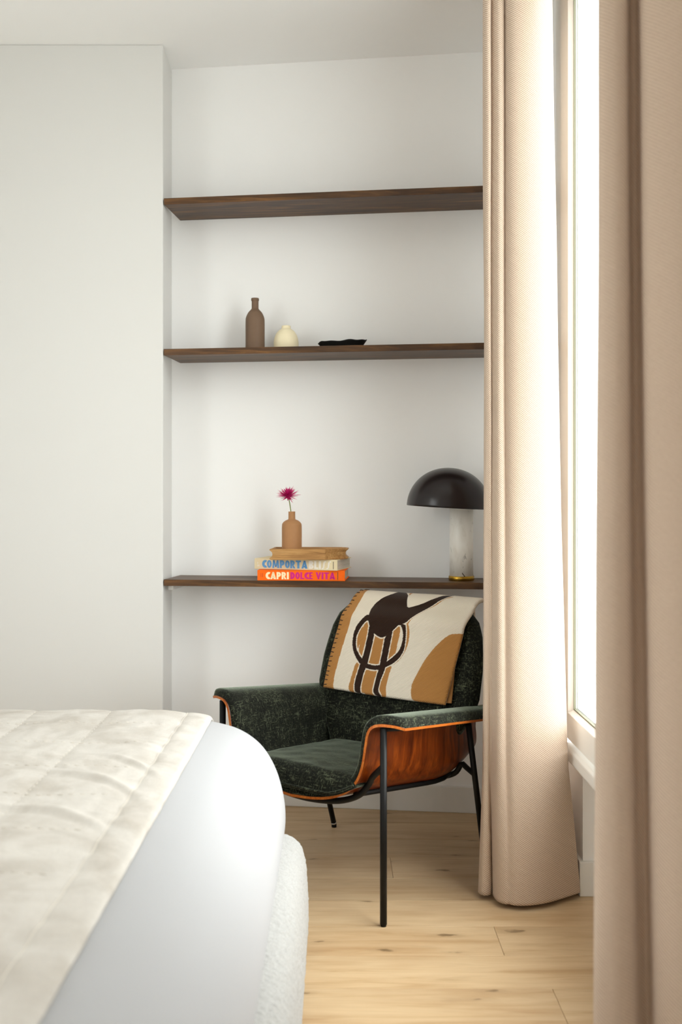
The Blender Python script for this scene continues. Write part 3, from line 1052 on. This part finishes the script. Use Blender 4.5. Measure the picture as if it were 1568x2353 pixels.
# the rolled right fold shows the tan side
rgba = np.ones((2 * NA * NS, 4), np.float32)
rgba[:NA * NS, :3] = col.reshape(-1, 3); rgba[NA * NS:, :3] = back_c.reshape(-1, 3)
at = bl.data.color_attributes.new('pattern', 'FLOAT_COLOR', 'POINT')
at.data.foreach_set('color', rgba.ravel())
def uv_from(o, uv):
    lay = o.data.uv_layers.new(name='UVMap')
    idx = np.empty(len(o.data.loops), np.int32)
    o.data.loops.foreach_get('vertex_index', idx)
    lay.data.foreach_set('uv', uv[idx].astype(np.float32).ravel())
uv_from(bl, np.tile(np.stack([X.ravel(), Y.ravel()], 1), (2, 1)))
# under-layer of the fold peeping out along the right edge
top, bot = [], []
UA, US = 8, 60
for s in np.linspace(0.006, S_CREST * 0.42, US):
    for k in range(UA):
        a = 0.93 + (0.098 - 0.05 * s / (S_CREST * 0.42)) * k / (UA - 1)
        u, v, z = blanket_pt(a, s)
        t = k / (UA - 1)
        f = math.sqrt(max(0, 1 - (2 * t - 1) ** 2)) * 0.006
        top.append((u - 0.004 * (s / 0.2), v + 0.017 - f, z)); bot.append((u - 0.004 * (s / 0.2), v + 0.0175 + f, z))
M_TANWOOL = Mat('tan_wool', lin(160, 112, 62), 0.95).m
solid_sheet('folded_layer', top, bot, US, UA, M_TANWOOL, bl)
# blanket stitch along the left hem
V_, F_ = [], []
for s in np.arange(0.012, BL_[-1] * 0.8, 0.0185):
    P3 = []
    for a in (0.0, 0.014, 0.034):
        i = int(np.searchsorted(ss, s)); j = int(round(a * (NA - 1)))
        p = Vector(TF[i, j]) + Vector(N[i, j]) * 0.0012
        P3.append(p + Vector((0, 0, 0.002 * random.uniform(-1, 1))))
    P3.insert(0, Vector(TB[i, 2]))
    v, f = tube_geo(P3, 0.0017, 6)
    F_ += [tuple(q + len(V_) for q in ff) for ff in f]; V_ += v
tag(mesh_obj('hem_stitches', V_, F_, M_STITCHDARK, bl), kind='stuff')
bl['label'] = bl['label']

# ------------------------------------------------------------------ shelves and what stands on them
SANG = math.atan(-0.128)
def shelf(z0, label, cleat):
    root = empty('shelf', (0.05, shelf_y(0.05), z0), SANG, label, 'shelf', 'dark walnut alcove shelves')
    L0, L1 = -0.790, 0.800
    bm = bmesh.new()
    bd = 0.2465
    add_prism(bm, [(L0, 0.0), (L1, 0.0), (L1 - 0.10 * 0 , bd), (L0, bd)], 0, 0.0268, 0.0012)
    bm_obj('board', bm, M_SHELF, root)
    if cleat:
        box_obj('cleat', (L0 + 0.004, L0 + 0.026, 0.05, bd - 0.002, -0.022, -0.0005), M_TRIM, root, 0.002)
    return root
shelf(2.598, 'empty topmost dark walnut shelf near the ceiling', False)
shelf(1.960, 'middle dark walnut shelf under the brown bottle, cream vase and black dish', False)
shelf(0.9845, 'lowest dark walnut shelf under the books and the mushroom lamp', True)
Z2, Z3 = 1.9868, 1.0113

def rnd_prof(pts, n=40):
    return [(max(r, 0.0004), z) for r, z in catmull(pts, n)]
b = lathe('bottle', [(0.001, 0)] + rnd_prof([(0.039, 0), (0.0412, .004), (.0412, .05), (.0412, .125), (.039, .146), (.030, .166), (.0195, .178), (.0152, .184), (.0148, .196), (.0148, .217)], 60) + [(.0166, .2185), (.0168, .226), (.0160, .2285), (.0128, .2285), (.0125, .20), (.001, .198)], M_BROWN, None, 48, (-0.353, 4.270, Z2))
tag(b, 'tall matt brown bottle vase with narrow neck, left on the middle shelf', 'vase')
b = lathe('round_vase', [(0.001, 0)] + rnd_prof([(.043, 0), (.050, .006), (.0535, .026), (.0525, .045), (.046, .068), (.034, .086), (.0225, .0945), (.0195, .098), (.0193, .107)], 60) + [(.0185, .1085), (.016, .1085), (.0155, .09), (.001, .088)], M_CREAM, None, 48, (-0.219, 4.262, Z2))
tag(b, 'small round cream vase between the brown bottle and the black dish', 'vase')

# black free-form dish
NR, NSG = 14, 72
v = []
for k in range(2):
    for i in range(NR):
        t = i / (NR - 1)
        for j in range(NSG):
            a = 2 * math.pi * j / NSG
            rim = 0.033 + 0.010 * max(0, math.cos(a)) ** 2 + 0.002 * math.sin(5 * a + 1) + 0.0015 * math.sin(9 * a)
            if k == 0:
                q = 0.74 * min(1, t * 2) if t < .5 else 0.74 + 0.26 * (t - .5) * 2
                z = 0 if t < .5 else rim * ((t - .5) * 2) ** 0.9
            else:
                q = 0.98 - 0.98 * t
                z = rim + 0.001 - (rim - 0.006) * min(1, t * 3.2)
            v.append((0.106 * q * math.cos(a) * (1 + 0.02 * math.sin(3 * a)), 0.070 * q * math.sin(a), z))
f = grid_faces(2 * NR, NSG, True)
dish = mesh_obj('dish', v, f, M_BLACKDISH, None, True, (0.022, 4.245, Z2))
dish.rotation_euler = (0, 0, SANG)
tag(dish, 'shallow black oval dish with an uneven rim on the middle shelf', 'dish')

# lettering cut as flat blocks ------------------------------------------------
def ring_poly(cx, cy, ro, so, ri, si, a0, a1, n=18):
    o = [(cx + ro * math.cos(math.radians(a)), cy + so * math.sin(math.radians(a))) for a in np.linspace(a0, a1, n)]
    i = [(cx + ri * math.cos(math.radians(a)), cy + si * math.sin(math.radians(a))) for a in np.linspace(a0, a1, n)]
    return [[o[k], o[k + 1], i[k + 1], i[k]] for k in range(n - 1)]
def bar(x0, y0, x1, y1):
    return [[(x0, y0), (x1, y0), (x1, y1), (x0, y1)]]
GL = {
 'C': (.62, ring_poly(.46, .5, .46, .5, .10, .20, 58, 302)),
 'O': (.66, ring_poly(.33, .5, .33, .5, .055, .27, 0, 360, 32)),
 'M': (1.02, [[(.02, 0), (.30, 0), (.34, 1), (.12, 1)], [(.12, 1), (.36, 1), (.60, .12), (.44, .12)], [(.66, 1), (.88, 1), (.60, .12), (.44, .12)], [(.72, 0), (1.0, 0), (.90, 1), (.68, 1)]]),
 'P': (.66, bar(.0, 0, .27, 1) + ring_poly(.27, .66, .38, .34, .07, .12, -90, 90)),
 'R': (.70, bar(.0, 0, .27, 1) + ring_poly(.27, .68, .36, .32, .07, .11, -90, 90) + [[(.28, .42), (.46, .42), (.72, 0), (.42, 0)]]),
 'T': (.72, bar(0, .80, .72, 1) + bar(.21, 0, .51, .81)),
 'A': (.84, [[(.0, 0), (.27, 0), (.52, 1), (.32, 1)], [(.50, 0), (.84, 0), (.54, 1), (.34, 1)], [(.2, .14), (.62, .14), (.60, .34), (.24, .34)]]),
 'B': (.64, bar(0, 0, .27, 1) + ring_poly(.27, .74, .31, .26, .06, .08, -90, 90) + ring_poly(.27, .27, .36, .27, .07, .09, -90, 90)),
 'L': (.54, bar(0, 0, .27, 1) + bar(.26, 0, .54, .2)),
 'I': (.30, bar(.0, 0, .28, 1)),
 'S': (.56, [[(.0, 0), (.22, .0), (.24, .16), (.04, .16)], [(.20, .0), (.34, .10), (.30, .24), (.20, .16)], [(.17, .1), (.34, .1), (.44, .9), (.25, .9)], [(.25, .9), (.28, .76), (.44, .86), (.42, 1)], [(.38, .84), (.58, .84), (.62, 1), (.40, 1)]]),
 'D': (.66, bar(0, 0, .26, 1) + ring_poly(.24, .5, .42, .5, .10, .24, -90, 90)),
 'V': (.78, [[(.0, 1), (.30, 1), (.50, 0), (.30, 0)], [(.52, 1), (.78, 1), (.50, 0), (.32, 0)]]),
 'E': (.52, bar(0, 0, .26, 1) + bar(.25, .82, .52, 1) + bar(.25, .40, .48, .58) + bar(.25, 0, .52, .18)),
 ' ': (.30, []),
}
def lettering(name, text, x0, x1, zb, h, y, mat, parent):
    """raised flat letters on a face looking along -y, spread from x0 to x1"""
    gap = 0.07
    tot = sum(GL[c][0] for c in text) + gap * (len(text) - 1)
    k = (x1 - x0) / tot
    V, F = [], []
    x = x0
    for c in text:
        wd, polys = GL[c]
        for P in polys:
            n = len(V)
            area = sum(P[i][0] * P[(i + 1) % 4][1] - P[(i + 1) % 4][0] * P[i][1] for i in range(4))
            if area < 0:
                P = P[::-1]
            for yy in (y - 0.0006, y + 0.0004):
                V += [(x + px * k, yy, zb + pz * h) for px, pz in P]
            F.append((n, n + 1, n + 2, n + 3))
            F += [(n + i, n + 4 + i, n + 4 + (i + 1) % 4, n + (i + 1) % 4) for i in range(4)]
        x += (wd + gap) * k
    return mesh_obj(name, V, F, mat, parent, False)

def book(loc, rz, L, D, H, mat, label):
    """spine towards -y, origin under the right-hand front corner"""
    root = empty('book', loc, rz, label, 'book', 'books stacked on the lowest shelf')
    t = 0.0032
    bm = bmesh.new()
    add_box(bm, -L, 0, 0, D, 0, t, 0.0008)
    add_box(bm, -L, 0, 0, D, H - t, H, 0.0008)
    add_box(bm, -L, 0, -0.0005, t, 0, H, 0.0012)
    bm_obj('cover', bm, mat, root)
    box_obj('page_block', (-L + 0.005, -0.005, t, D - 0.005, t, H - t), M_PAGES, root)
    return root
B1 = book((0.0325, 4.118, Z3), math.radians(-5.5), 0.368, 0.218, 0.0436, M_ORANGE, 'orange hardback with CAPRI DOLCE VITA on its spine, at the bottom of the stack')
lettering('title_word', 'CAPRI', -0.333, -0.2345, 0.0055, 0.0300, -0.0005, M_INK_CREAM, B1)
lettering('title_word', 'DOLCE VITA', -0.2285, -0.0405, 0.0065, 0.0290, -0.0005, M_INK_PINK, B1)
box_obj('spine_mark', (-0.0310, -0.0285, -0.0010, 0.0, 0.005, 0.037), M_INK_DARK, B1)
bm = bmesh.new()
for x in (-0.3545, -0.3490, -0.3460):
    add_box(bm, x, x + 0.0016, -0.0009, 0, 0.014, 0.031)
bm_obj('publisher_mark', bm, M_INK_RUST, B1)
B2 = book((0.0010, 4.105, Z3 + 0.0437), math.radians(-17), 0.368, 0.205, 0.0452, M_CREAMCLOTH, 'cream hardback with COMPORTA BLISS on its spine, lying on the orange book')
lettering('title_word', 'COMPORTA', -0.333, -0.1300, 0.0060, 0.0330, -0.0005, M_INK_BLUE, B2)
lettering('title_word', 'BLISS', -0.1240, -0.0290, 0.0055, 0.0330, -0.0005, M_INK_WHITE, B2)
box_obj('spine_mark', (-0.0182, -0.0160, -0.0010, 0.0, 0.006, 0.037), M_INK_DARK, B2)
bm = bmesh.new()
for x, z in ((-0.3545, .011), (-0.3490, .011), (-0.3545, .022)):
    add_box(bm, x, x + 0.0030, -0.0009, 0, z, z + 0.008)
bm_obj('publisher_mark', bm, M_INK_WHITE, B2)

# wooden tray: a shallow block with finger grooves in its two ends
ZT_ = Z3 + 0.0437 + 0.0452
tray = empty('wooden_tray', (-0.050, 4.092, ZT_ + 0.0002), math.radians(-3), 'small acacia wood tray with grooved ends on top of the two books', 'tray')
TH_ = 0.0450
# outline with one cut corner; the last number says how far a corner follows the end grooves
OUT = [(-0.230, 0.0, 1), (0.0, 0.0, 0), (0.092, 0.078, -1), (0.092, 0.150, -1), (0.070, 0.172, -1), (-0.230, 0.172, 1)]
prof = [(0.003, 0.0), (0.0, 0.002), (0.0, 0.0070), (0.004, 0.0095), (0.010, 0.0140), (0.012, 0.022), (0.010, 0.031), (0.004, 0.0365), (0.0, 0.0390), (0.0, 0.0435), (0.002, TH_)]
def outline(dx, inset):
    cx, cy = -0.07, 0.086
    return [(x + w_ * dx - math.copysign(inset, x - cx), y - math.copysign(inset, y - cy)) for x, y, w_ in OUT]
v = []
for ins, z in prof:
    v += [(x, y, z) for x, y in outline(ins, 0.0012 if z in (0.0, TH_) else 0.0)]
for ins, z in ((0.008, TH_), (0.011, TH_ - 0.006), (0.016, TH_ - 0.007)):
    v += [(x, y, z) for x, y in outline(0, ins)]
nn = len(OUT)
f = grid_faces(len(v) // nn, nn, True)
f.append(tuple(range(nn))[::-1]); f.append(tuple(range(len(v) - nn, len(v))))
mesh_obj('tray_body', v, f, M_TRAYWOOD, tray, False)

vx, vy = -0.1915, 4.195
vase = lathe('bud_vase', [(0.001, 0)] + rnd_prof([(.0385, 0), (.0418, .004), (.0420, .03), (.0420, .096), (.0385, .112), (.027, .1225), (.0165, .127), (.0146, .131), (.0144, .145), (.0144, .1595)], 60) + [(.0140, .1605), (.0115, .1605), (.0112, .13), (.001, .128)], M_TAN, None, 48, (vx, vy, ZT_ + TH_ - 0.0068))
tag(vase, 'tan bottle-shaped bud vase standing on the wooden tray', 'vase')
# flower
zt = ZT_ + TH_ - 0.0068 + 0.1605
fl = empty('flower', (vx - 0.004, vy, zt), 0, 'single magenta spiky-petalled flower in the tan bud vase', 'flower')
stem = [tuple(p) for p in catmull([(0.012, 0, -.10), (.004, 0, -.04), (0.0, 0, 0), (-.003, -.001, .022), (-.006, -.002, .041), (-.011, -.003, .062)], 24)]
tube('stem', stem, 0.0020, M_STEM, fl, 8)
head = Vector((-.0125, -.003, .064))
ax = Vector((-.10, -.25, 1)).normalized()
e1 = ax.orthogonal().normalized(); e2 = ax.cross(e1)
R = random.Random(3)
V, F = [], []
for ringi, (tilt, n, ln) in enumerate(((98, 16, .034), (84, 24, .046), (70, 26, .047), (54, 24, .044), (38, 20, .038), (20, 14, .032), (118, 9, .030))):
    for i in range(n):
        a = 2 * math.pi * (i + R.random() * .8) / n
        th = math.radians(tilt + R.uniform(-10, 10))
        d = (ax * math.cos(th) + (e1 * math.cos(a) + e2 * math.sin(a)) * math.sin(th)).normalized()
        l = ln * 1.1 * R.uniform(.75, 1.1)
        side = d.cross(ax).normalized() if abs(d.dot(ax)) < .98 else e1
        up = side.cross(d)
        droop = up * R.uniform(-.004, .006)
        o0 = head + d * 0.003
        w0 = R.uniform(.0018, .0028)
        n0 = len(V)
        for t, wd in ((0, .6), (.35, 1), (.7, .8), (1, .05)):
            c = o0 + d * (l * t) + droop * t * t
            V += [c - side * w0 * wd, c + up * w0 * .5 * wd, c + side * w0 * wd]
        for k in range(3):
            q = n0 + 3 * k
            F += [(q, q + 1, q + 4, q + 3), (q + 1, q + 2, q + 5, q + 4), (q + 2, q, q + 3, q + 5)]
tag(mesh_obj('petals', V, F, M_PETAL, fl, True), kind='stuff')
lathe('calyx', [(0.001, -.010), (.004, -.008), (.0075, -.002), (.0085, .003), (.006, .008), (.001, .010)], M_PETAL, fl, 14, head)

# mushroom lamp
lamp = empty('table_lamp', (0.523, 4.172, Z3), 0, 'mushroom table lamp with dark dome shade and pale marble column on the lowest shelf', 'lamp')
lathe('base', [(0.001, 0), (.0520, 0), (.0535, .0015), (.0535, .0165), (.0520, .018), (.001, .018)], M_BRASS, lamp, 64)['label'] = 'round brass base'
lathe('column', [(0.001, .018), (.0495, .018), (.0495, .150), (.0495, .300), (.0485, .3015), (.001, .3015)], M_MARBLE, lamp, 64)['label'] = 'pale pitted marble column'
RS = 0.172
pr = []
for a in np.linspace(0, 90, 34):
    pr.append((RS * math.cos(math.radians(a)) ** 0.96 if a < 90 else .001, 0.162 * math.sin(math.radians(a)) ** 1.0))
pr = [(max(r, .001), z) for r, z in pr]
inner = [(max(r - .004, .001), z - .003 if z > .003 else z) for r, z in pr][::-1]
v = []; sg = 72
full = inner + [(RS - .002, -.0012)] + pr
for r, z in full:
    for j in range(sg):
        a = 2 * math.pi * j / sg
        v.append((r * math.cos(a), r * math.sin(a), z))
shade = mesh_obj('shade', v, grid_faces(len(full), sg, True), [M_SHADE], lamp, True, (-0.063, -0.070, 0.3075))
shade.rotation_euler = (math.radians(1.0), math.radians(3.0), 0)
shade['label'] = 'plum-black dome shade'
tube('shade_pin', [(0, 0, .30), (-.01, -.012, .36), (-.03, -.03, .46)], .006, M_BRASS, lamp, 10)

# ------------------------------------------------------------------ curtains
def curtain(name, low, high, z_lo, z_hi, zw, wv, label, nu=300, seed=0, hem=None):
    A, B = catmull(low, nu), catmull(high, nu)
    L = np.r_[0, np.cumsum(np.linalg.norm(np.diff(A, axis=0), axis=1))]
    zz = np.r_[np.linspace(z_lo, z_lo + 0.5, 50, endpoint=False), np.linspace(z_lo + .5, z_hi, 90)]
    V, UV = [], []
    for z in zz:
        t = float(np.interp(z, zw, wv))
        for i in range(nu + 1):
            p = A[i] * t + B[i] * (1 - t)
            n1 = noise.noise((L[i] * 6, z * 1.1, seed)) * 0.006
            n2 = noise.noise((L[i] * 16, z * 2.0, seed + 9)) * 0.0022
            V.append((p[0] + n2, p[1] + n1, z))
            UV.append((L[i], z))
    f = grid_faces(len(zz), nu + 1)
    o = mesh_obj(name, V, f, M_CURTAIN)
    uv_from(o, np.array(UV))
    s = o.modifiers.new('cloth_thickness', 'SOLIDIFY')
    s.thickness = 0.004; s.offset = 0
    return tag(o, label, 'curtain', 'beige window curtains')
ZW = [0.02, 0.25, 0.45, 0.83, 1.57, 3.0, 3.26]
WV = [1.0, 0.78, 0.57, 0.45, 0.26, 0.0, -0.04]
curtain('curtain',
  [(.745, 3.70), (.66, 3.60), (.58, 3.47), (.505, 3.395), (.481, 3.372), (.492, 3.342), (.516, 3.346), (.530, 3.375), (.527, 3.332), (.533, 3.290), (.552, 3.268), (.568, 3.268), (.592, 3.256), (.64, 3.262), (.70, 3.284), (.765, 3.322), (.813, 3.354), (.825, 3.380), (.80, 3.44), (.73, 3.50), (.69, 3.58), (.745, 3.64)],
  [(.735, 3.70), (.67, 3.60), (.585, 3.47), (.515, 3.395), (.497, 3.370), (.500, 3.342), (.512, 3.334), (.520, 3.356), (.529, 3.342), (.541, 3.322), (.555, 3.322), (.563, 3.336), (.570, 3.305), (.590, 3.284), (.63, 3.272), (.67, 3.275), (.705, 3.300), (.722, 3.340), (.727, 3.366), (.715, 3.42), (.67, 3.49), (.66, 3.56), (.715, 3.62)],
  0.018, 3.268, ZW, WV, 'beige twill curtain hanging between the armchair and the window', 330, 3)
curtain('curtain',
  [(.66, 2.05), (.58, 1.96), (.495, 1.875), (.470, 1.815), (.495, 1.790), (.535, 1.795), (.572, 1.835), (.588, 1.830), (.586, 1.785), (.605, 1.752), (.65, 1.735), (.70, 1.745), (.735, 1.79), (.72, 1.86), (.69, 1.90), (.74, 1.96)],
  [(.66, 2.05), (.58, 1.96), (.505, 1.875), (.482, 1.815), (.498, 1.792), (.520, 1.797), (.538, 1.835), (.552, 1.830), (.545, 1.785), (.560, 1.755), (.61, 1.735), (.67, 1.745), (.715, 1.79), (.71, 1.86), (.69, 1.90), (.73, 1.96)],
  0.018, 3.268, [0.02, 0.4, 1.353, 2.3, 3.26], [1.0, 0.80, 0.36, 0.08, 0.0], 'large blurred beige curtain closest to the camera at the window', 300, 8)
